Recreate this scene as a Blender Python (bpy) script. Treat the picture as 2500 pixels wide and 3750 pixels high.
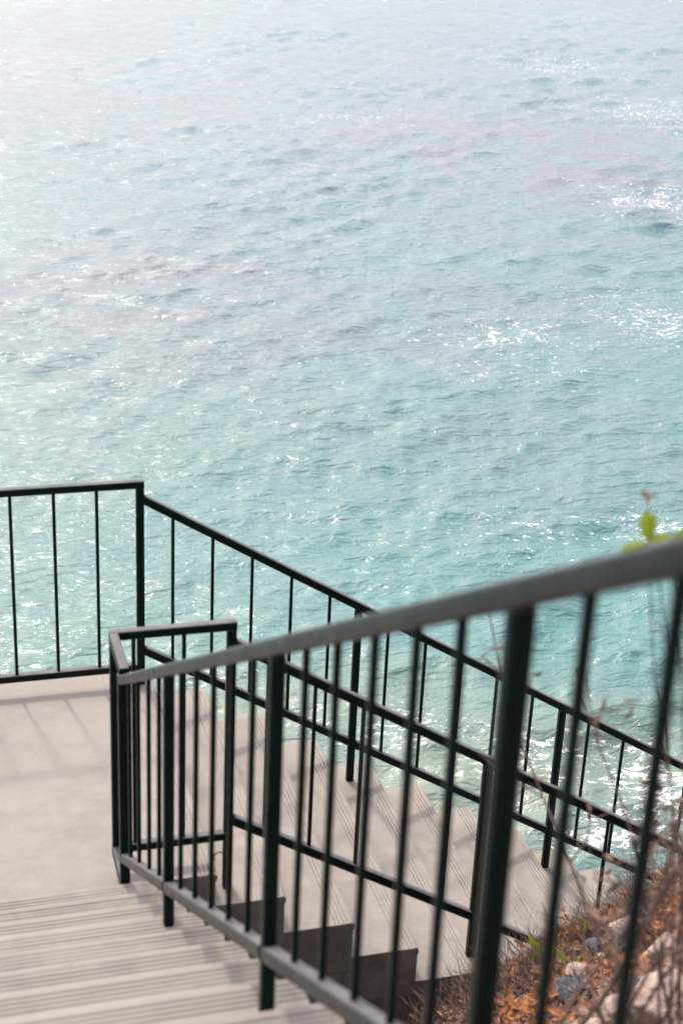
import bpy, bmesh, math, random
import numpy as np
from mathutils import Vector, Matrix, noise

for o in list(bpy.data.objects): bpy.data.objects.remove(o)
scene = bpy.context.scene
COL = scene.collection

# ------------------------------------------------------------------ camera
CAM = Vector((-1.0216, -6.9826, 4.0357))
RIGHT = Vector((0.96251, -0.26762, 0.04415))
UP = Vector((0.06788, 0.39526, 0.91606))
FWD = Vector((0.26261, 0.87872, -0.39861))
cd = bpy.data.cameras.new('camera')
cam = bpy.data.objects.new('camera', cd); COL.objects.link(cam)
m = Matrix((RIGHT, UP, -FWD)).transposed().to_4x4(); m.translation = CAM
cam.matrix_world = m
cd.sensor_fit = 'VERTICAL'; cd.sensor_height = 36; cd.sensor_width = 24
cd.lens = 36 * 5804.6 / 3750
cd.clip_start = 0.05; cd.clip_end = 20000
cd.dof.use_dof = True; cd.dof.focus_distance = 12.5; cd.dof.aperture_fstop = 3.3
scene.camera = cam

# ------------------------------------------------------------------ light
SUN_EL, SUN_AZ = math.radians(55), math.radians(-11)     # azimuth from +Y towards +X
SD = Vector((math.cos(SUN_EL)*math.sin(SUN_AZ), math.cos(SUN_EL)*math.cos(SUN_AZ), math.sin(SUN_EL)))
world = bpy.data.worlds.new('World'); scene.world = world; world.use_nodes = True
wn = world.node_tree.nodes; wl = world.node_tree.links
bg = wn['Background']
sky = wn.new('ShaderNodeTexSky'); sky.sky_type = 'NISHITA'; sky.sun_disc = False
sky.sun_elevation = SUN_EL; sky.sun_rotation = SUN_AZ
sky.air_density = 1.0; sky.dust_density = 7.0; sky.ozone_density = 1.0; sky.altitude = 10
veil = wn.new('ShaderNodeMix'); veil.data_type = 'RGBA'; veil.blend_type = 'ADD'; veil.inputs[0].default_value = 1
veil.inputs[7].default_value = (3.95, 3.35, 3.95, 1)            # even white haze over the whole sky
wl.new(sky.outputs[0], veil.inputs[6]); wl.new(veil.outputs[2], bg.inputs[0]); bg.inputs[1].default_value = 0.15
sl = bpy.data.lights.new('sun', 'SUN'); sl.energy = 1.6; sl.angle = math.radians(3.6); sl.color = (1, 0.95, 0.88)
sun = bpy.data.objects.new('sun', sl); COL.objects.link(sun)
sun.rotation_euler = (-SD).to_track_quat('-Z', 'Y').to_euler(); sun.location = SD * 50
scene.view_settings.view_transform = 'Standard'; scene.view_settings.look = 'None'
scene.view_settings.exposure = 0.38; scene.view_settings.gamma = 1
scene.view_settings.use_curve_mapping = False

rnd = random.Random(7)

# ------------------------------------------------------------------ materials
class NT:
    def __init__(s, name):
        s.m = bpy.data.materials.new(name); s.m.use_nodes = True
        s.t = s.m.node_tree; s.b = s.t.nodes['Principled BSDF']; s.o = s.t.nodes['Material Output']
        s.geo = None
    def n(s, kind, **kw):
        nd = s.t.nodes.new(kind)
        for k, v in kw.items():
            if k.startswith('i_'): nd.inputs[k[2:].replace('_', ' ')].default_value = v
            else: setattr(nd, k, v)
        return nd
    def l(s, a, b): s.t.links.new(a, b)
    def pos(s, scale=(1, 1, 1), rot=(0, 0, 0)):
        if not s.geo: s.geo = s.n('ShaderNodeNewGeometry')
        mp = s.n('ShaderNodeMapping'); mp.inputs['Scale'].default_value = scale; mp.inputs['Rotation'].default_value = rot
        s.l(s.geo.outputs['Position'], mp.inputs['Vector']); return mp.outputs[0]
    def noise(s, scale, detail=4, rough=.55, vec=None, dist=0):
        nd = s.n('ShaderNodeTexNoise'); nd.inputs['Scale'].default_value = scale
        nd.inputs['Detail'].default_value = detail; nd.inputs['Roughness'].default_value = rough
        nd.inputs['Distortion'].default_value = dist
        s.l(vec if vec is not None else s.pos(), nd.inputs['Vector']); return nd.outputs['Fac']
    def ramp(s, fac, stops):
        r = s.n('ShaderNodeValToRGB'); e = r.color_ramp.elements
        while len(e) < len(stops): e.new(0.5)
        for k, (p, c) in enumerate(stops):
            e[k].position = p; e[k].color = (*c, 1) if len(c) == 3 else c
        s.l(fac, r.inputs[0]); return r.outputs[0]
    def mix(s, fac, a, b, mode='MIX'):
        nd = s.n('ShaderNodeMix', data_type='RGBA', blend_type=mode)
        for sock, v in ((nd.inputs[0], fac), (nd.inputs[6], a), (nd.inputs[7], b)):
            if hasattr(v, 'is_output'): s.l(v, sock)
            elif isinstance(v, (int, float)): sock.default_value = v
            else: sock.default_value = (*v, 1)
        return nd.outputs[2]
    def math(s, op, a, b=None, clamp=False):
        nd = s.n('ShaderNodeMath', operation=op); nd.use_clamp = clamp
        for k, v in enumerate((a, b)):
            if v is None: continue
            if hasattr(v, 'is_output'): s.l(v, nd.inputs[k])
            else: nd.inputs[k].default_value = v
        return nd.outputs[0]
    def bump(s, h, strength=.3, dist=.01, normal=None):
        b = s.n('ShaderNodeBump'); b.inputs['Strength'].default_value = strength; b.inputs['Distance'].default_value = dist
        s.l(h, b.inputs['Height'])
        if normal is not None: s.l(normal, b.inputs['Normal'])
        return b.outputs[0]
    def set(s, col=None, rough=None, normal=None, spec=None):
        for v, k in ((col, 'Base Color'), (rough, 'Roughness'), (normal, 'Normal'), (spec, 'Specular IOR Level')):
            if v is None: continue
            if hasattr(v, 'is_output'): s.l(v, s.b.inputs[k])
            else: s.b.inputs[k].default_value = (*v, 1) if isinstance(v, tuple) else v
        return s.m

def concrete(name, light, dark, stain, stain_lo=.58, stain_hi=.75):
    t = NT(name)
    big = t.noise(1.1, 5, .6); mid = t.noise(7, 6, .65); fine = t.noise(160, 3, .7); spk = t.noise(48, 2, .5)
    c = t.ramp(big, [(.36, dark), (.62, light)])
    c = t.mix(t.ramp(mid, [(.38, (0, 0, 0)), (.68, (1, 1, 1))]), c, tuple(x*1.13 for x in light))
    c = t.mix(t.math('MULTIPLY', t.ramp(t.noise(3.4, 5, .6, dist=1.0), [(.5, (0, 0, 0)), (.68, (1, 1, 1))]), .35), c, (light[0]*1.04, light[1]*1.0, light[2]*.86))
    c = t.mix(t.math('MULTIPLY', t.ramp(t.noise(2.3, 8, .72, dist=.6), [(stain_lo, (0, 0, 0)), (stain_hi, (1, 1, 1))]), .55), c, stain)
    c = t.mix(t.math('MULTIPLY', t.ramp(spk, [(.68, (0, 0, 0)), (.74, (1, 1, 1))]), .35), c, tuple(x*.55 for x in dark))
    # hairline cracks, warped so that no line repeats
    v = t.n('ShaderNodeTexVoronoi', feature='DISTANCE_TO_EDGE'); v.inputs['Scale'].default_value = .8
    wv = t.n('ShaderNodeVectorMath', operation='ADD'); nz = t.n('ShaderNodeTexNoise'); nz.inputs['Scale'].default_value = 2.5; nz.inputs['Detail'].default_value = 6
    t.l(t.pos(), nz.inputs['Vector']); sc = t.n('ShaderNodeVectorMath', operation='SCALE'); sc.inputs['Scale'].default_value = .6
    t.l(nz.outputs['Color'], sc.inputs[0]); t.l(sc.outputs[0], wv.inputs[0]); t.l(t.pos(), wv.inputs[1]); t.l(wv.outputs[0], v.inputs['Vector'])
    cr = t.ramp(v.outputs['Distance'], [(.0, (1, 1, 1)), (.0045, (0, 0, 0))])
    cr = t.math('MULTIPLY', cr, t.ramp(t.noise(1.4, 3), [(.56, (0, 0, 0)), (.64, (1, 1, 1))]))
    c = t.mix(t.math('MULTIPLY', cr, .45), c, tuple(x*.4 for x in dark))
    h = t.math('ADD', t.math('MULTIPLY', fine, .5), t.math('MULTIPLY', mid, .9))
    return t.set(c, t.ramp(mid, [(.3, (.72,)*3), (.7, (.92,)*3)]), t.bump(h, .35, .004))

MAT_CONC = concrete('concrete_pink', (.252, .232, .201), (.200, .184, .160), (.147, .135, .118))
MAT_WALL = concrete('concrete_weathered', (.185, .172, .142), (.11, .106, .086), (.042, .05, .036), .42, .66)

def paint(name='black_green_paint', greyed=0.0):
    t = NT(name)
    a = t.noise(30, 4, .6); b = t.noise(9, 5, .6)
    c = t.ramp(b, [(.35, (.0014, .0070, .0062)), (.7, (.0026, .0115, .0100))])
    c = t.mix(t.math('MULTIPLY', t.ramp(t.noise(60, 5, .7), [(.66, (0, 0, 0)), (.78, (1, 1, 1))]), .25), c, (.10, .10, .095))
    r = t.ramp(a, [(.3, (.26,)*3), (.7, (.42,)*3)])
    t.pos(); sp = t.n('ShaderNodeSeparateXYZ'); t.l(t.geo.outputs['Normal'], sp.inputs[0])
    dust_sheen = t.math('MULTIPLY', t.ramp(sp.outputs['Z'], [(.5, (0, 0, 0)), (.8, (1, 1, 1))]), t.ramp(t.noise(7, 6, .7), [(.3, (.25,)*3), (.7, (.8,)*3)]))
    c = t.mix(t.math('MULTIPLY', dust_sheen, .8), c, (.27, .262, .255))       # dusty film with sky sheen painted in, on upward faces
    r = t.mix(dust_sheen, r, (.5, .5, .5))
    if greyed: c = t.mix(t.math('MULTIPLY', t.ramp(t.noise(5, 6, .7), [(.3, (.45,)*3), (.7, (1, 1, 1))]), greyed), c, (.16, .155, .15))  # patchy lighter grey mixed over the paint of the near rails
    return t.set(c, r, t.bump(t.noise(220, 3, .5), .06, .002), .10)
MAT_PAINT = paint(); MAT_PAINT_GREY = paint('patchy_grey_paint', .26)

def water():
    t = NT('sea_water')
    at = t.n('ShaderNodeAttribute', attribute_name='shore'); foamd = t.n('ShaderNodeAttribute', attribute_name='foam')
    teal = t.n('ShaderNodeAttribute', attribute_name='teal'); mauve = t.n('ShaderNodeAttribute', attribute_name='mauve')
    deep = t.ramp(t.noise(.09, 4, .6), [(.35, (.052, .142, .148)), (.65, (.068, .168, .170))])
    deep = t.mix(teal.outputs['Fac'], deep, (.044, .182, .170))
    deep = t.mix(t.math('MULTIPLY', mauve.outputs['Fac'], t.ramp(t.noise(.35, 5, .6), [(.35, (0, 0, 0)), (.6, (1, 1, 1))])), deep, (.115, .122, .142))
    col = t.mix(at.outputs['Fac'], deep, (.155, .205, .14))
    # short wind ripples too small for the mesh
    v1 = t.pos((1, 2.6, 1), (0, 0, math.radians(-10))); v2 = t.pos((1, 2.0, 1), (0, 0, math.radians(14)))
    h1 = t.noise(2.6, 3, .55, v1, .5); h2 = t.noise(7.5, 3, .6, v2, .7)
    nrm = t.bump(h1, 1.0, .078); nrm = t.bump(h2, 1.0, .012, nrm)
    # foam : broken lace and flecks where the foam attribute is high
    w = t.noise(3.2, 6, .62, t.pos((1, 1.5, 1)), 1.2); lace = t.math('SUBTRACT', 1.0, t.math('MULTIPLY', t.math('ABSOLUTE', t.math('SUBTRACT', w, .5)), 9.0), True)
    fl = t.noise(5.0, 4, .62, t.pos((1, 1.7, 1), (0, 0, .3)), .3)
    k = t.math('ADD', t.math('MULTIPLY', lace, .26), t.math('MULTIPLY', fl, .98))
    brk = t.noise(.55, 4, .65, t.pos((1, 1.6, 1)), .8)
    thr = t.math('SUBTRACT', 1.32, t.math('ADD', t.math('MULTIPLY', foamd.outputs['Fac'], .70), t.math('MULTIPLY', brk, .45)))
    f = t.math('MULTIPLY', t.math('SUBTRACT', k, thr), 10.0, True)
    col = t.mix(f, col, (.80, .80, .78))
    rough = t.math('ADD', t.math('MULTIPLY', f, .6), .055)
    t.b.inputs['IOR'].default_value = 1.40
    return t.set(col, rough, nrm, .8)
MAT_WATER = water()

def plain(name, stops, scale, rough=.85, bumpd=.01, bumps=.5, detail=6, bscale=None, dist=.4):
    t = NT(name); n = t.noise(scale, detail, .62, dist=dist)
    return t.set(t.ramp(n, stops), rough, t.bump(t.noise(bscale or scale*4, 5, .65), bumps, bumpd))
MAT_EARTH = plain('earth_bank', [(.3, (.08, .06, .047)), (.48, (.2, .15, .12)), (.62, (.34, .27, .22)), (.78, (.24, .185, .15))], 3.2, .95, .03, .8)
MAT_STONE_GREY = plain('stone_blue_grey', [(.3, (.045, .05, .06)), (.6, (.10, .11, .13)), (.8, (.28, .26, .24))], 11, .9, .03, .9, 8, 24)
MAT_STONE_PINK = plain('stone_pink_buff', [(.3, (.27, .20, .16)), (.6, (.46, .36, .30)), (.8, (.55, .46, .40))], 9, .92, .03, .9, 8, 22)
MAT_TWIG = plain('dry_twig', [(.3, (.085, .055, .042)), (.6, (.19, .130, .100)), (.8, (.36, .27, .22))], 14, .9, .003, .4)
MAT_LEAF_ORANGE = plain('dead_leaf_orange', [(.3, (.16, .06, .022)), (.55, (.40, .155, .04)), (.75, (.5, .29, .13))], 16, .7, .003, .3)
MAT_LEAF_RED = plain('dead_leaf_red_brown', [(.3, (.09, .05, .04)), (.6, (.20, .12, .09)), (.8, (.36, .24, .18))], 16, .8, .003, .3)
MAT_LEAF_BROWN = plain('dead_leaf_brown', [(.3, (.09, .045, .028)), (.6, (.24, .125, .075)), (.8, (.46, .31, .22))], 16, .8, .003, .3)
def green():
    t = NT('green_leaf')
    c = t.ramp(t.noise(12, 4, .6), [(.3, (.14, .22, .015)), (.7, (.36, .42, .03))])
    t.b.inputs['Subsurface Weight'].default_value = 0
    tr = t.n('ShaderNodeBsdfTranslucent'); t.l(c, tr.inputs[0]); ms = t.n('ShaderNodeMixShader'); ms.inputs[0].default_value = .45
    t.set(c, .45); t.l(t.b.outputs[0], ms.inputs[1]); t.l(tr.outputs[0], ms.inputs[2]); t.l(ms.outputs[0], t.o.inputs[0])
    return t.m
MAT_GREEN = green()
MAT_WIRE = plain('rusty_wire', [(.3, (.12, .03, .02)), (.7, (.25, .07, .05))], 30, .7, .001, .2)

# ------------------------------------------------------------------ helpers
def mesh_obj(name, verts, faces, mat, parent=None, loc=(0, 0, 0), smooth=False):
    me = bpy.data.meshes.new(name); me.from_pydata([tuple(v) for v in verts], [], faces); me.update()
    if smooth:
        me.polygons.foreach_set('use_smooth', [True]*len(me.polygons))
    me.materials.append(mat)
    return link(name, me, parent, loc)
def link(name, me, parent=None, loc=(0, 0, 0)):
    o = bpy.data.objects.new(name, me); COL.objects.link(o)
    if parent is not None:
        o.parent = parent; o.location = Vector(loc) - parent.location
    else: o.location = loc
    return o
def empty(name, loc):
    o = bpy.data.objects.new(name, None); o.empty_display_size = .2; o.location = loc; COL.objects.link(o); return o
def tag(o, label=None, cat=None, group=None, kind=None):
    if label: o['label'] = label
    if cat: o['category'] = cat
    if group: o['group'] = group
    if kind: o['kind'] = kind
    return o
def bar(p, q, a, side, ch=.12):
    """square tube a x a from p to q with chamfered edges; 'side' is one section axis. Returns verts relative to p"""
    p = Vector(p); q = Vector(q); d = (q-p).normalized(); s = Vector(side); s = (s - d*s.dot(d)).normalized(); u = d.cross(s)
    h = a/2; rr = h*.42; sec = []
    for cx, cy, a0 in ((h-rr, h-rr, 0), (rr-h, h-rr, 90), (rr-h, rr-h, 180), (h-rr, rr-h, 270)):
        for k in range(4): t = math.radians(a0+30*k); sec.append((cx+rr*math.cos(t), cy+rr*math.sin(t)))
    n = len(sec)
    V = []
    for e, o in ((p, p), (q, p)):
        for x, y in sec: V.append(e + s*x + u*y - o)
    F = [(k, (k+1) % n, n+(k+1) % n, n+k) for k in range(n)] + [tuple(range(n-1, -1, -1)), tuple(range(n, 2*n))]
    return V, F
def round_sides(me):
    me.polygons.foreach_set('use_smooth', [len(p.vertices) == 4 for p in me.polygons])
    at = me.attributes.new('sharp_edge', 'BOOLEAN', 'EDGE'); n = len(me.vertices)//2
    at.data.foreach_set('value', [(e.vertices[0] < n) == (e.vertices[1] < n) for e in me.edges])
def bar_obj(name, p, q, a, side, mat, parent):
    V, F = bar(p, q, a, side); o = mesh_obj(name, V, F, mat, parent, p); round_sides(o.data); return o

# ------------------------------------------------------------------ landing and flights
RUN = .309
def jit(v, k): return noise.noise(Vector(v)*k)
GROOVES = [.036, .054, .072, .090]
def step_profile(depth, h, back=True):
    """(distance back from nosing, z) going round the section; groove notches near the nosing"""
    pts = [(.012, -h), (.012, -.040), (.003, -.030), (0, -.016), (.005, -.005), (.016, 0)]
    for g in GROOVES: pts += [(g-.003, 0), (g-.0018, -.004), (g+.0018, -.004), (g+.003, 0)]
    pts += [(depth*.5, 0), (depth*.75, 0), (depth, 0), (depth, -h)]
    return pts
def step(name, parent, origin, back, across, width, depth, h, seed):
    """origin: nosing corner at top; back: unit vector from nosing to riser behind; across: unit vector along nosing"""
    back = Vector(back); across = Vector(across); O = Vector(origin); prof = step_profile(depth, h); n = len(prof)
    N = 26; V = []; F = []
    for i in range(N+1):
        t = i/N; e = min(t, 1-t)*width
        for j, (b, z) in enumerate(prof):
            w = O + across*(t*width)
            wear = .0022*noise.noise(w*5 + Vector((seed, 0, 0))) if 1 <= j <= 5 else 0
            chip = 0
            if 2 <= j <= 4:
                c = noise.noise(w*9 + Vector((0, seed*3.1, 0))); chip = max(0, c-.42)*.03
                if e < .02: chip += abs(noise.noise(Vector((seed*1.7, t*3, .4))))*.022
            fill = max(.15, min(1, .75+.9*noise.noise(w*1.9+Vector((seed*.7, b*40, 2))))) if j >= 6 and -.02 < z < 0 else 1
            bb = b + wear + chip*.8; zz = z*fill - chip*.5 + (.0012*noise.noise(w*2.2+Vector((3, seed, 1))) if z > -.03 else 0)
            aa = 0
            if e < 1e-6 and z > -.05: aa = (.006*abs(noise.noise(Vector((b*14, seed, t*7)))))*(1 if t < .5 else -1)
            V.append(across*(t*width+aa) + back*bb + Vector((0, 0, zz)))
    for i in range(N):
        for j in range(n):
            a = i*n+j; b_ = i*n+(j+1) % n; F.append((a, b_, b_+n, a+n))
    F += [tuple(range(n-1, -1, -1)), tuple(range(N*n, N*n+n))]
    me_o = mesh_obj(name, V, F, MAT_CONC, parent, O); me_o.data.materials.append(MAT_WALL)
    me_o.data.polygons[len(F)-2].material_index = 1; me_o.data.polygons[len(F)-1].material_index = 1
    return me_o

FAR, NEAR = .148, -1.64           # seaward and landward edge of the landing and lower flight
def prism(outline, z0, z1, org):  # outline ccw, tops and sides
    n = len(outline); V = [Vector((x, y, z1))-Vector(org) for x, y in outline] + [Vector((x, y, z0))-Vector(org) for x, y in outline]
    F = [tuple(range(n)), tuple(range(2*n-1, n-1, -1))] + [(k, n+k, n+(k+1) % n, (k+1) % n) for k in range(n)]
    return V, F

# landing : L-shaped slab with a slightly worn rim
L_X0 = -3.2
def landing_mesh():
    bm = bmesh.new()
    out = [(L_X0, -1.829), (-.20, -1.829), (-.20, NEAR), (-.13, NEAR), (-.13, FAR), (L_X0, FAR)]
    vs = [bm.verts.new((x, y, 0)) for x, y in out]; f = bm.faces.new(vs)
    r = bmesh.ops.extrude_face_region(bm, geom=[f]); 
    for v in [g for g in r['geom'] if isinstance(g, bmesh.types.BMVert)]: v.co.z -= .22
    bm.normal_update(); bmesh.ops.recalc_face_normals(bm, faces=bm.faces)
    bmesh.ops.bevel(bm, geom=[e for e in bm.edges if all(abs(v.co.z) < 1e-6 for v in e.verts) and not all(abs(v.co.x+.13) < 1e-6 for v in e.verts)], offset=.012, segments=2, affect='EDGES')
    me = bpy.data.meshes.new('landing'); bm.to_mesh(me); bm.free(); me.materials.append(MAT_CONC); return me
landing = link('landing', landing_mesh()); tag(landing, 'pale pinkish concrete landing where the two flights meet', kind='structure')
lw = NT  # (materials helper stays in scope)

# lower flight, runs down to the right (+X)
lower = empty('stair_flight', (.12, -.75, -.2))
tag(lower, 'concrete stair flight going down to the right beside the sea, grooved treads', 'stairs')
NOS = lambda i: (1.3476 + RUN*(i-4), -.728 - .1885*(i-4))
NLOW = 17
me0 = None
for i in range(0, NLOW+1):
    x, z = NOS(i)
    if i == 0: step('step', lower, (.117, NEAR, 0), (-1, 0, 0), (0, 1, 0), FAR-NEAR, .2465, .22, 7.7); continue
    step('step', lower, (x, NEAR, z), (-1, 0, 0), (0, 1, 0), FAR-NEAR, RUN+.04, .26, i*1.37)
# grooved landing edge strip
x0, z0 = .111, 0
# solid carriage under the steps
pts = []
V = []; F = []
for y in (NEAR+.006, FAR-.006):
    ring = [(-.16, -.215)]
    for i in range(0, NLOW+1):
        x, z = NOS(i)
        ring += [(x-.012 if i else .10, z-.25 if i else -.215)]
    ring += [(NOS(NLOW)[0]-.02, -9.5), (-.16, -9.5)]
    V.append([(x, y, z) for x, z in ring])
n = len(V[0]); VV = [Vector(v)-lower.location for v in V[0]+V[1]]
F = [tuple(range(n-1, -1, -1)), tuple(range(n, 2*n))] + [(k, (k+1) % n, n+(k+1) % n, n+k) for k in range(n)]
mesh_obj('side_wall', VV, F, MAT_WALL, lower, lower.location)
# landing support
V, F = prism([(L_X0+.01, -1.79), (-.206, -1.79), (-.206, NEAR+.004), (-.165, NEAR+.004), (-.165, FAR-.006), (L_X0+.01, FAR-.006)], -9.5, -.222, (0, 0, 0))
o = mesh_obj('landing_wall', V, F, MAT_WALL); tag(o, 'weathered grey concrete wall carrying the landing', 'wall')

# upper flight, comes down towards the landing (+Y)
upper = empty('stair_flight', (-.9, -1.82, .0))
tag(upper, 'pale concrete stair flight in the lower left foreground, grooved treads down to landing', 'stairs')
UZ = lambda j: .155 + .184*(j-1)
UY = lambda j: -1.82 - RUN*(j-1)
for j in range(1, 17):
    step('step', upper, (-2.9, UY(j), UZ(j)), (0, -1, 0), (1, 0, 0), 2.9-.178, RUN+.04, .26 if j > 1 else .2, 40+j*1.13)
ring = [(-1.84, -9.5), (-1.84, -.06)]
for j in range(1, 17): ring += [(UY(j)-.015, UZ(j)-.25 if j > 1 else -.06)]
ring += [(UY(16)-.3, UZ(16)-.25), (UY(16)-.3, -9.5)]
n = len(ring); VV = [Vector((-2.89, y, z))-upper.location for y, z in ring]+[Vector((-.188, y, z))-upper.location for y, z in ring]
F = [tuple(range(n)), tuple(range(2*n-1, n-1, -1))] + [(k, n+k, n+(k+1) % n, (k+1) % n) for k in range(n)]
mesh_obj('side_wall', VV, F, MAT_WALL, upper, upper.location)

# ------------------------------------------------------------------ railings
T, BAL = .039, .016
TR = .042                      # sloping rails of the lower flight
TD, BALD = .034, .0145
P0X = .052
HT, HB = 1.09, .095
outer = empty('railing', (P0X, 0, 0))
tag(outer, 'black metal railing on the seaward side, level along the landing then sloping down right', 'railing')
inner = empty('railing', (-.294, -1.80, 0))
tag(inner, 'nearest black metal railing beside the upper flight, wrapping round the inner stair corner', 'railing')
def post(par, x, y, z0, z1, t=None): return bar_obj('post', (x, y, z0), (x, y, z1), t or T, (1, 0, 0), MAT_PAINT, par)
BMESH = {}
def baluster(par, x, y, z0, z1, key):
    if key not in BMESH:
        V, F = bar((x, y, z0), (x, y, z1), BALD if key == 'D' else BAL, (1, 0, 0)); o = mesh_obj('baluster', V, F, MAT_PAINT, par, (x, y, z0)); round_sides(o.data); BMESH[key] = o.data
    else: link('baluster', BMESH[key], par, (x, y, z0))
Z = (0, 0, 1)
# level part (left of the corner post)
bar_obj('top_rail', (-3.1, 0, HT), (P0X+T/2, 0, HT), T, Z, MAT_PAINT, outer)
post(outer, P0X, 0, -.03, HT-T/2+.001)
post(outer, -1.17, 0, -.03, HT-T/2+.001); post(outer, -2.4, 0, -.03, HT-T/2+.001)
for a, b in ((P0X-T/2, -1.17+T/2), (-1.17-T/2, -2.4+T/2), (-2.4-T/2, -3.1)):
    bar_obj('bottom_rail', (b-.002, 0, HB), (a+.002, 0, HB), T, Z, MAT_PAINT, outer)
for k in range(5):
    baluster(outer, -.155-.203*k, 0, HB+T/2-.003, HT-T/2+.003, 'A')
    baluster(outer, -1.17-.2-.205*k, 0, HB+T/2-.003, HT-T/2+.003, 'A')
for k in range(3): baluster(outer, -2.6-.2*k, 0, HB+T/2-.003, HT-T/2+.003, 'A')
# sloping part
S = .61
bt = lambda x: 1.052 - S*x
bb = lambda x: .230 - S*x
BPOST = [1.183, 2.40, 3.62, 4.84]
bar_obj('top_rail', (P0X+T/2-.006, 0, bt(P0X+T/2-.006)), (BPOST[-1]+.012, 0, bt(BPOST[-1]+.012)), TR, (0, 1, 0), MAT_PAINT, outer)
def tread_z(x):
    for i in range(1, NLOW+1):
        if x <= NOS(i)[0]: return NOS(i)[1]
    return NOS(NLOW)[1]
for x in BPOST: post(outer, x, 0, tread_z(x)-.05, bt(x)-T*.45)
# base flanges, seen on the lower treads
edges = [P0X]+BPOST
for a, b in zip(edges[:-1], edges[1:]):
    a, b = a+T/2-.003, b-T/2+.003
    bar_obj('bottom_rail', (a, 0, bb(a)), (b, 0, bb(b)), TR, (0, 1, 0), MAT_PAINT, outer)
cs = math.sqrt(1+S*S)
for xs in ([.213, .412, .614, .820, 1.026], [1.352, 1.565, 1.778, 1.99, 2.212], [2.572, 2.80, 3.02, 3.235, 3.45], [3.79, 4.0, 4.22, 4.44, 4.67]):
    for x in xs: baluster(outer, x, 0, bb(x)+T/2*cs-.005, bt(x)-T/2*cs+.005, 'B')

# inner railing C
CY = -1.517; CX0 = -.285; C1 = .181; C2 = 1.332; C3 = 3.77
ct = lambda x: 1.134 - S*x
cb = lambda x: .302 - S*x
HC = 1.10
bar_obj('top_rail', (CX0-T/2, CY, HC), (C1+T/2, CY, HC), T, Z, MAT_PAINT, inner)
bar_obj('bottom_rail', (CX0-T/2, CY, .105), (C1-T/2+.003, CY, .105), T, Z, MAT_PAINT, inner)
post(inner, C1, CY, tread_z(C1)-.05, HC-T/2+.001)
post(inner, CX0, CY, .105+T/2-.002, HC-T/2+.001)
for x in (-.21, -.01): baluster(inner, x, CY, .105+T/2-.003, HC-T/2+.003, 'C0')
bar_obj('top_rail', (C1+T/2-.006, CY, ct(C1+T/2-.006)), (C3+.014, CY, ct(C3+.014)), TR, (0, 1, 0), MAT_PAINT, inner)
bar_obj('bottom_rail', (C1+T/2-.003, CY, cb(C1+T/2)), (C2-T/2+.003, CY, cb(C2-T/2)), TR, (0, 1, 0), MAT_PAINT, inner)
post(inner, C2, CY, tread_z(C2)-.05, ct(C2)-T*.45)
for a, b in ((C2, 2.55), (2.55, C3)):
    a, b = a+T/2-.003, b-T/2+.003
    bar_obj('bottom_rail', (a, CY, cb(a)), (b, CY, cb(b)), TR, (0, 1, 0), MAT_PAINT, inner)
for x in (2.55, C3): post(inner, x, CY, tread_z(x)-.05, ct(x)-T*.45)
for x in (.337, .5375, .75, .96, 1.17, 1.455, 1.725, 1.95, 2.165, 2.375, 2.72, 2.94, 3.16, 3.38, 3.60): baluster(inner, x, CY, cb(x)+T/2*cs-.005, ct(x)-T/2*cs+.005, 'C')
# short level return to the foot post of the upper railing
DX = -.294; DE = -1.80
bar_obj('top_rail', (DX+.004, CY-T/2-.001, HC), (DX+.004, DE-T/2, HC), T, Z, MAT_PAINT, inner)
bar_obj('bottom_rail', (DX+.004, CY-T/2-.001, .105), (DX+.004, DE+T/2-.003, .105), T, Z, MAT_PAINT, inner)
post(inner, DX, DE, -.02, HC-T/2+.001)
# sloping railing up to the camera
SDn = .594
dt = lambda y: -.010 - SDn*y
db = lambda y: -.812 - SDn*y
DPOST = [-2.80, -4.13, -5.352, -6.58]
def utread(y):
    for j in range(1, 17):
        if y >= UY(j)-RUN: return UZ(j) if y <= UY(j) else 0
    return UZ(16)
bar_obj('top_rail', (DX, DE-T/2+.004, dt(DE-T/2+.004)), (DX, -6.62, dt(-6.62)), TD+.004, (1, 0, 0), MAT_PAINT_GREY, inner)['label'] = 'grey handrail'
for y in DPOST: post(inner, DX, y, utread(y)-.05, dt(y)-T*.45, TD)
edges = [DE]+DPOST
for a, b in zip(edges[:-1], edges[1:]):
    a, b = a-T/2+.003, b+T/2-.003
    bar_obj('bottom_rail', (DX, a, db(a)), (DX, b, db(b)), T, (1, 0, 0), MAT_PAINT_GREY, inner)
cd_ = math.sqrt(1+SDn**2)
for ys in ([-1.965, -2.18, -2.41, -2.62], [-3.013, -3.243, -3.475, -3.70, -3.915], [-4.357, -4.566, -4.779, -4.98, -5.158], [-5.535, -5.728, -5.93, -6.14, -6.35]):
    for y in ys: baluster(inner, DX, y, db(y)+T/2*cd_-.005, dt(y)-T/2*cd_+.005, 'D')

# bent wire at the foot of the inner post
V = []; F = []; K = 14
for k in range(K+1):
    a = math.pi*1.25*k/K; c = Vector((C1-.040+.022*math.cos(a), CY-.012-.006*k/K, .004+.026*math.sin(a) if a < math.pi else .004-.01*(a-math.pi)))
    for q in range(5):
        b = 2*math.pi*q/5; V.append(c+Vector((math.cos(a)*math.cos(b), math.sin(b), math.sin(a)*math.cos(b)))*.0032)
for k in range(K):
    for q in range(5): F.append((k*5+q, k*5+(q+1) % 5, k*5+5+(q+1) % 5, k*5+5+q))
o = mesh_obj('wire_hook', [v-Vector((C1-.04, CY, 0)) for v in V], F, MAT_WIRE, None, (C1-.04, CY, 0), True)
tag(o, 'small bent rusty wire on the landing at the inner corner post', 'wire')

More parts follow.
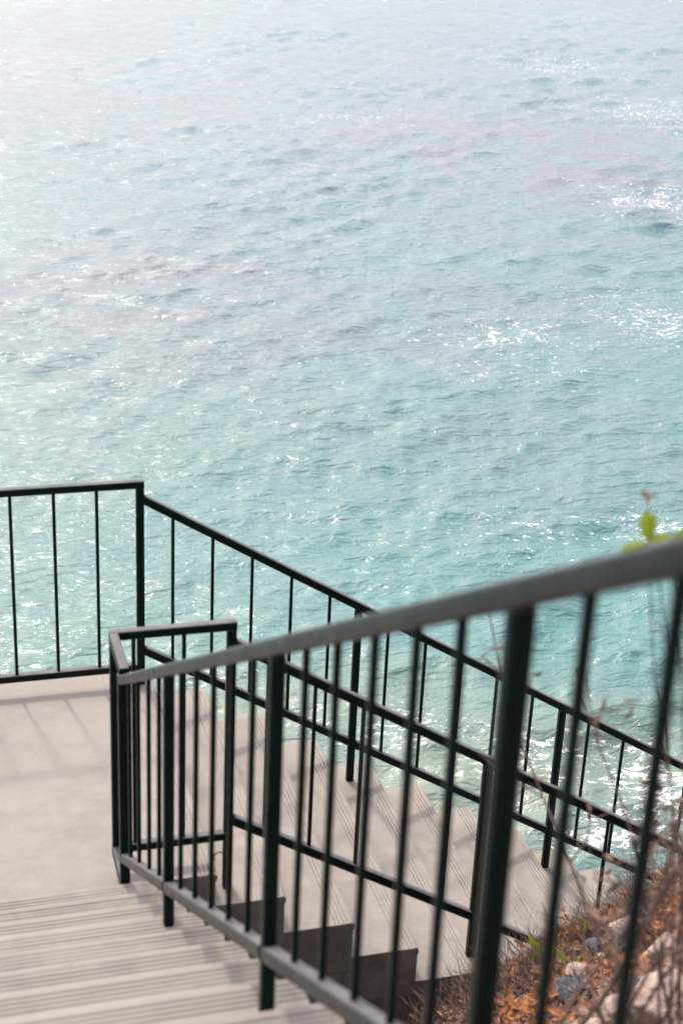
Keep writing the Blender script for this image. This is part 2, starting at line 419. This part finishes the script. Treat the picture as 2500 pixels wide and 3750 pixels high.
# ------------------------------------------------------------------ sea
SEA = -7.0
def sea_mesh():
    rng = np.random.default_rng(11)
    c0 = np.array([CAM.x, CAM.y])
    r1 = np.geomspace(7.5, 170, 1150); r2 = np.geomspace(172, 9000, 50)[0:]
    r = np.concatenate([r1, r2]); az = np.radians(np.linspace(-22, 56, 620))
    az = np.concatenate([np.radians(np.linspace(-200, -22.5, 60)), az, np.radians(np.linspace(56.5, 159.99, 36))])
    R, A = np.meshgrid(r, az, indexing='ij')
    X = c0[0]+R*np.sin(A); Y = c0[1]+R*np.cos(A); Zs = np.zeros_like(X); DXX = np.zeros_like(X); DYY = np.zeros_like(X)
    spacing = np.maximum(R*.0027, R*.0022)
    main = math.atan2(-.98, .18)
    comps = []
    for lam, a, spread in ([(8.5, .016, .2), (6.3, .018, .25), (4.6, .016, .3), (3.4, .014, .35)] +
                           [(l, .0046*l**.64, .55) for l in np.geomspace(2.5, .36, 64)]):
        comps.append((lam*rng.uniform(.93, 1.07), a*rng.uniform(.6, 1.3), main+rng.normal()*spread, rng.uniform(0, 6.28)))
    # slow patches of rougher and smoother water
    patch = np.zeros_like(X)
    for _ in range(9):
        k = 2*math.pi/rng.uniform(9, 30); th = rng.uniform(0, 6.28); patch += np.sin(k*(X*np.cos(th)+Y*np.sin(th))+rng.uniform(0, 6.28))
    patch = (1+.17*patch)*(.72+.62*np.clip((A-math.radians(4))/math.radians(24), 0, 1))
    patch = np.clip(patch, .45, 1.6)
    for lam, a, th, ph in comps:
        k = 2*math.pi/lam; cx, cy = math.cos(th), math.sin(th)
        fade = np.clip((lam/spacing-2.2)/3, 0, 1)
        arg = k*(X*cx+Y*cy)+ph; aa = a*fade*(patch if lam < 4 else 1)
        Zs += aa*np.cos(arg); q = 1.05
        DXX -= q*aa*cx*np.sin(arg); DYY -= q*aa*cy*np.sin(arg)
    fo = np.zeros_like(X); sh = np.zeros_like(X)
    def blob(x, y, sx, sy, s, rot=0):
        dx, dy = X-x, Y-y; u = dx*math.cos(rot)+dy*math.sin(rot); v = -dx*math.sin(rot)+dy*math.cos(rot)
        return s*np.exp(-.5*((u/sx)**2+(v/sy)**2))
    for b in FOAM: fo = np.maximum(fo, blob(*b))
    for b in SHOAL: sh = np.maximum(sh, blob(*b))
    te = np.zeros_like(X); mv = np.zeros_like(X)
    for b in TEAL: te = np.maximum(te, blob(*b))
    for b in MAUVE: mv = np.maximum(mv, blob(*b))
    fo += .10*np.clip((Zs-.16)/.1, 0, 1)
    X2 = X+DXX; Y2 = Y+DYY
    nr, na = X.shape
    V = np.stack([X2.ravel(), Y2.ravel(), (SEA+Zs).ravel()], 1)
    idx = np.arange(nr*na).reshape(nr, na)
    Q = np.stack([idx[:-1, :-1], idx[:-1, 1:], idx[1:, 1:], idx[1:, :-1]], -1).reshape(-1, 4)[:, ::-1]
    me = bpy.data.meshes.new('sea')
    me.vertices.add(len(V)); me.vertices.foreach_set('co', V.ravel().astype(np.float32))
    me.loops.add(Q.size); me.loops.foreach_set('vertex_index', Q.ravel().astype(np.int32))
    me.polygons.add(len(Q)); me.polygons.foreach_set('loop_start', np.arange(0, Q.size, 4, dtype=np.int32)); me.polygons.foreach_set('loop_total', np.full(len(Q), 4, dtype=np.int32))
    me.polygons.foreach_set('use_smooth', np.ones(len(Q), dtype=bool))
    me.update(); me.validate()
    for nm, arr in (('foam', fo), ('shore', sh), ('teal', te), ('mauve', mv)):
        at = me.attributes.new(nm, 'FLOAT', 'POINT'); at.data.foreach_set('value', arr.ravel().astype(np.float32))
    me.materials.append(MAT_WATER); return me
def on_sea(px, py, z=SEA):
    """world point on the water seen at a photograph pixel (used once to measure where foam lay)"""
    d = FWD + RIGHT*((px-1250)/5804.6) - UP*((py-1875)/5804.6); t = (z-CAM.z)/d.z; p = CAM+d*t; return p.x, p.y
def fb(px, py, sx, sy, s, rot=0): x, y = on_sea(px, py); return (x, y, sx, sy, s, rot)
FOAM = [fb(2250, 3060, .9, .7, .66), fb(1950, 2800, 1.2, .9, .60), fb(1500, 2650, 1.6, .8, .60), fb(2400, 2850, .8, 1.2, .70), fb(1150, 2640, .8, .5, .60), fb(750, 2480, .7, .4, .55),
        fb(2470, 420, 5.5, 8, .53), fb(2450, 740, 3.6, 4.5, .54), fb(2040, 240, 6, 9, .48, .3), fb(2380, 1170, 2.6, 3.6, .52), fb(1900, 1240, 3, 4.4, .465), fb(1330, 430, 5, 4, .43),
        fb(1900, 1980, 1.6, 2.0, .48), fb(2350, 1930, 1.4, 1.0, .50), fb(1800, 1400, 1.4, 1.4, .46), fb(1500, 2100, .8, .8, .42)]
SHOAL = [fb(1650, 2900, 4.0, 1.6, .85), fb(900, 2620, 3.0, 1.0, .8), fb(200, 2350, 4, 2.5, .25), fb(500, 1750, 9, 7, .16)]
TEAL = [fb(1900, 2100, 7, 5, 1.0), fb(2300, 1350, 8, 7, .7), fb(1100, 2300, 8, 4, .8), fb(2450, 600, 9, 9, .6)]      # clear water over sand
MAUVE = [fb(600, 1080, 5, 5, .8), fb(150, 330, 12, 14, .45), fb(2000, 560, 7, 8, .9), fb(1600, 1150, 4, 4, .5), fb(2150, 1650, 3, 3, .4)]   # mauve-grey patches in the water colour
sea = link('sea', sea_mesh()); tag(sea, 'rippled pale turquoise sea with flecks of foam', kind='structure')
sb = mesh_obj('seabed', [(-9000, -3, -9.6), (9000, -3, -9.6), (9000, 9000, -9.6), (-9000, 9000, -9.6)], [(0, 1, 2, 3)], MAT_EARTH)
tag(sb, 'sandy sea bed under the water', kind='structure')

# ------------------------------------------------------------------ hillside beside the flights
def hill(x, y):
    z = -.86 + .62*max(0, min(x, 3.2)-.85) - 1.5*max(0, .85-x) - .10*max(0, min(x, 3.2)-1.4) + .60*max(-1.4, -1.85-y if y < -1.85 else 0)
    z += .07*noise.noise(Vector((x*1.7, y*1.7, 3))) + .05*noise.noise(Vector((x*4.1, y*4.1, 7)))
    if y > -1.85:          # earth slope falling onto the edge of the treads
        z -= (y+1.85)*3.2
    return max(z, -9.2)
xs = list(np.concatenate([np.arange(-.19, 3.4, .07), np.geomspace(3.45, 40, 26)]))
ys = list(np.concatenate([-np.geomspace(40, 6.2, 16), np.arange(-6.1, -1.2, .07), np.linspace(-1.15, 1.2, 12)]))
V = [(x, y, hill(x, y)) for y in ys for x in xs]; W = len(xs)
F = [(b*W+a, b*W+a+1, (b+1)*W+a+1, (b+1)*W+a) for b in range(len(ys)-1) for a in range(W-1)]
hs = mesh_obj('hillside', V, F, MAT_EARTH, None, (0, 0, 0), True); tag(hs, 'dry stony bank beside the stairs', kind='structure')

def stone_mesh(seed, size, mat, sx=1, sy=1, sz=.7, sub=2):
    r = random.Random(seed); bm = bmesh.new(); bmesh.ops.create_icosphere(bm, subdivisions=sub, radius=1)
    planes = [(rv(r), r.uniform(.62, .92)) for _ in range(11)]; off = Vector((seed*1.3, 0, 0))
    for v in bm.verts:
        n = v.co.normalized(); d = 1.0
        for pn, pd in planes:
            q = n.dot(pn)
            if q > .05: d = min(d, pd/q)
        d += .05*noise.noise(n*2.5+off) + .025*noise.noise(n*7+off)
        v.co = Vector((n.x*sx, n.y*sy, n.z*sz))*d*size
    for f in bm.faces: f.smooth = True
    me = bpy.data.meshes.new('stone'); bm.to_mesh(me); bm.free(); me.materials.append(mat); return me
def rv(r): return Vector((r.gauss(0, 1), r.gauss(0, 1), r.gauss(0, 1))).normalized()
def ray_hill(px, py):
    d = FWD + RIGHT*((px-1250)/5804.6) - UP*((py-1875)/5804.6); t = 2.0
    while t < 9:
        p = CAM+d*t
        if p.x > -.15 and p.z < hill(p.x, p.y): return p
        t += .01
    return None
BIG = [(2200, 3500, .085, 'g', 'dark blue-grey stone on the bank behind the leaf pile'), (2100, 3640, .09, 'g', 'biggest blue-grey stone low on the bank, beside the thick black post'),
       (2310, 3420, .085, 'p', 'pale pink-buff stone on the bank above the blue-grey stones'), (2450, 3700, .15, 'p', 'largest pinkish stone in the bottom right corner'),
       (2290, 3740, .10, 'p', 'buff stone at the bottom edge of the bank'), (2460, 3500, .10, 'p', 'rounded buff stone at the right edge, below the orange leaves')]
for k, (px, py, s, c, lab) in enumerate(BIG):
    p = ray_hill(px, py)
    if p is None: continue
    o = link('stone', stone_mesh(100+k, s, MAT_STONE_GREY if c == 'g' else MAT_STONE_PINK, 1.15, .95, .75, 4), None, (p.x, p.y, hill(p.x, p.y)+s*.12))
    o.rotation_euler = (0, 0, k*1.3); tag(o, lab, 'stone', 'stones on the bank')
base = [stone_mesh(200+k, .05, MAT_STONE_PINK if k % 3 else MAT_STONE_GREY, 1.1, .9, .75, 3) for k in range(9)]
for cnt in range(120):
    if cnt < 60: x, y, s = rnd.uniform(1.0, 2.2), rnd.uniform(-3.5, -2.25), rnd.uniform(.5, 1.5)
    else: x, y, s = rnd.uniform(.85, 2.9), rnd.uniform(-3.9, -1.9), rnd.choice([.3, .4, .5, .7])
    o = link('stone', base[cnt % 9], None, (x, y, hill(x, y)+.01*s)); o.rotation_euler = (rnd.uniform(-.5, .5), rnd.uniform(-.5, .5), rnd.uniform(0, 6.3)); o.scale = (s, s, s)
    tag(o, 'small grey stone lying among dry leaves on the bank' if cnt % 9 % 3 == 0 else 'small buff stone lying among dry leaves on the bank', 'stone', 'small grey stones on the bank' if cnt % 9 % 3 == 0 else 'small buff stones on the bank')

# ---- leaves
def leaf_geo(V, F, c, d, n, L, Wd, curl):
    d = d.normalized(); s = d.cross(n).normalized(); n = s.cross(d).normalized(); b = len(V)
    prof = [(0, .0), (.25, .8), (.55, 1.0), (.82, .62), (1, .0)]
    for t, w in prof:
        mid = c + d*(t*L) + n*(curl*L*(t*t)); lift = n*(.22*Wd*w)
        V += [mid - s*(w*Wd/2) + lift, mid, mid + s*(w*Wd/2) + lift]
    for k in range(4):
        o = b+k*3; F += [(o, o+1, o+4, o+3), (o+1, o+2, o+5, o+4)]
def rv(r): return Vector((r.gauss(0, 1), r.gauss(0, 1), r.gauss(0, 1))).normalized()
def litter(name, mat, n, area, L, seed, label):
    r = random.Random(seed); V = []; F = []
    while n:
        x, y = area(r)
        leaf_geo(V, F, Vector((x, y, hill(x, y)+r.uniform(.004, .05))), Vector((r.gauss(0, 1), r.gauss(0, 1), r.gauss(0, .3))), Vector((r.gauss(0, .4), r.gauss(0, .4), 1)), L*r.uniform(.6, 1.4), L*r.uniform(.35, .6), r.uniform(-.3, .5)); n -= 1
    o = mesh_obj(name, V, F, mat); tag(o, label, kind='stuff'); return o
c1 = ray_hill(2150, 3400); c2 = ray_hill(2430, 3390); c3 = ray_hill(1960, 3720)
cl = [c for c in (c1, c2, c3) if c is not None]
litter('leaf_litter', MAT_LEAF_ORANGE, 900, lambda r: ((lambda c: (c.x+r.gauss(0, .20), c.y+r.gauss(0, .12)))(r.choice(cl))), .055, 3, 'drift of orange dead leaves on the bank')
litter('leaf_litter', MAT_LEAF_BROWN, 4200, lambda r: (r.uniform(.55, 3.0), r.triangular(-4.0, -1.72, -2.0)), .045, 4, 'scattered brown dead leaves covering the bank')

# ---- twigs
def tube(V, F, pts, rad, sides=4):
    b = len(V); n = len(pts)
    for k, p in enumerate(pts):
        d = (pts[min(k+1, n-1)]-pts[max(k-1, 0)]).normalized(); a = d.orthogonal().normalized(); c = d.cross(a); r_ = rad[k] if isinstance(rad, list) else rad
        for q in range(sides): t = 2*math.pi*q/sides; V.append(p + a*(math.cos(t)*r_) + c*(math.sin(t)*r_))
    for k in range(n-1):
        for q in range(sides): F.append((b+k*sides+q, b+k*sides+(q+1) % sides, b+(k+1)*sides+(q+1) % sides, b+(k+1)*sides+q))
def wander(r, p, d, L, n, wob, xmin=-99):
    pts = [p.copy()]
    for k in range(n):
        d = (d + rv(r)*wob).normalized()
        if p.x < xmin and d.x < 0: d.x = -d.x
        p = p + d*(L/n); pts.append(p.copy())
    return pts, d
r = random.Random(21); V = []; F = []
for _ in range(4200):
    x = r.triangular(.6, 3.0, 1.3); y = r.triangular(-2.7, -1.60, -1.72); p = Vector((x, y, hill(x, y)-.01))
    pts, d = wander(r, p, Vector((r.gauss(0, .7), r.gauss(.1, .6), r.uniform(.1, .9))), r.uniform(.06, .25), 5, .35)
    tube(V, F, pts, [.0021, .0019, .0016, .0013, .001, .0006], 3)
    if r.random() < .5:
        q, _ = wander(r, pts[2], rv(r)+Vector((0, 0, .5)), r.uniform(.04, .14), 3, .3); tube(V, F, q, [.0016, .0013, .001, .0006], 3)
o = mesh_obj('dry_brush', V, F, MAT_TWIG); tag(o, 'tangle of dry grey-brown twigs at the edge of the lower treads', kind='stuff')

def shrub(name, base_xy, nst, height, spread, seed, label, lean=(0, 0), greens=(), oranges=(), xmin=-99):
    r = random.Random(seed); x, y = base_xy; B = Vector((x, y, hill(x, y)-.03)); root = empty(name, B); tag(root, label, 'shrub')
    tips = []
    for s in range(nst):
        V = []; F = []
        d = Vector((r.gauss(lean[0], spread), r.gauss(lean[1], spread), 1)); Ls = height*r.uniform(.6, 1.05)
        pts, dd = wander(r, B+Vector((r.gauss(0, .05), r.gauss(0, .05), 0)), d, Ls, 12, .14, xmin)
        tube(V, F, pts, [.008*(1-k/13)+.0012 for k in range(13)], 5); tips.append(pts[-1])
        for k in range(3, 12):
            if r.random() < .85:
                q, _ = wander(r, pts[k], rv(r)+Vector((.1, 0, .35)), r.uniform(.10, .30), 6, .32, xmin); tube(V, F, q, [.0034-.0004*z for z in range(7)], 4); tips.append(q[-1])
                for _ in range(3):
                    e, _ = wander(r, q[r.randint(2, 5)], rv(r)+Vector((0, 0, .3)), r.uniform(.05, .16), 4, .35, xmin); tube(V, F, e, [.0016, .0014, .0011, .0009, .0006], 3); tips.append(e[-1])
        mesh_obj('stem', [v-B for v in V], F, MAT_TWIG, root, B, True)
    V = []; F = []
    for t in r.sample(tips, min(len(tips), int(110*height) if height > 1 else 50)):
        for _ in range(2): leaf_geo(V, F, t, rv(r), rv(r), r.uniform(.018, .04), r.uniform(.009, .018), r.uniform(-.3, .6))
    mesh_obj('dead_leaves', [v-B for v in V], F, MAT_LEAF_RED, root, B)
    for nm, mat, spots, L in (('leaf_spray', MAT_GREEN, greens, .058), ('leaf_spray', MAT_LEAF_ORANGE, oranges, .02)):
        for c in spots:
            V = []; F = []; c = Vector(c)
            g = B+Vector((r.gauss(0, .04), r.gauss(0, .04), .02)); q = [g]
            for k in range(1, 9): u = k/8; q.append(g.lerp(c, u) + Vector((.10*math.sin(u*math.pi), .06*math.sin(u*math.pi), 0)) + rv(r)*(.018 if k < 8 else 0))
            tube(V, F, q, [.0052-.0005*k for k in range(9)], 4)
            for k in range(3, 8):
                e, _ = wander(r, q[k], rv(r)+Vector((0, 0, .5)), r.uniform(.06, .2), 4, .3); tube(V, F, e, [.0016, .0013, .001, .0008, .0005], 3)
            mesh_obj('stem', [v-B for v in V], F, MAT_TWIG, root, B, True); V = []; F = []
            for k in range(5): leaf_geo(V, F, c, rv(r)+Vector((0, 0, .25)), rv(r), L*r.uniform(.7, 1.25), L*.5, r.uniform(-.2, .3))
            mesh_obj(nm, [v-B for v in V], F, mat, root, B)
    return root
def at(px, py, Y):
    d = FWD + RIGHT*((px-1250)/5804.6) - UP*((py-1875)/5804.6); t = (Y-CAM.y)/d.y; return CAM+d*t
shrub('shrub', (.62, -4.55), 19, 2.35, .06, 6, 'tall bare twiggy shrub at the right edge with a few green leaves', (-.04, .0), xmin=.40,
      greens=[at(2370, 1985, -4.55), at(2450, 2010, -4.5)], oranges=[at(2365, 1810, -4.55), at(2480, 2000, -4.5), at(2480, 2250, -4.5)])
shrub('shrub', (1.75, -2.9), 7, .8, .22, 9, 'low bare brown shrub on the bank behind the tall one', (-.05, .05))
def weed(px, py, n, L, seed, label):
    p = ray_hill(px, py)
    if p is None: return
    r = random.Random(seed); V = []; F = []; B = Vector((p.x, p.y, hill(p.x, p.y)))
    for _ in range(n): leaf_geo(V, F, Vector((r.gauss(0, .015), r.gauss(0, .015), .0)), Vector((r.gauss(0, .6), r.gauss(0, .6), 1)), rv(r), L*r.uniform(.6, 1.2), L*.3, r.uniform(-.1, .5))
    o = mesh_obj('weed', V, F, MAT_GREEN, None, B); tag(o, label, 'weed', 'green weeds on the bank')
weed(1985, 3530, 14, .13, 1, 'green weed beside the thick black post, left of the stones')
weed(2110, 3570, 11, .11, 2, 'green weed just above the biggest blue-grey stone')
weed(2150, 3430, 10, .09, 3, 'green weed at the edge of the orange leaf drift')

p = at(2010, 3345, -1.80); V = []; F = []
leaf_geo(V, F, Vector((0, 0, 0)), Vector((1, -.3, .1)), Vector((.1, -.5, 1)), .085, .045, .2)
MAT_LEAF_PALE = plain('dead_leaf_pale', [(.3, (.45, .30, .22)), (.7, (.6, .45, .36))], 20, .7, .003, .3)
o = mesh_obj('dead_leaf', V, F, MAT_LEAF_PALE, None, p); tag(o, 'single pale pink dead leaf caught in the dry brush', 'leaf')
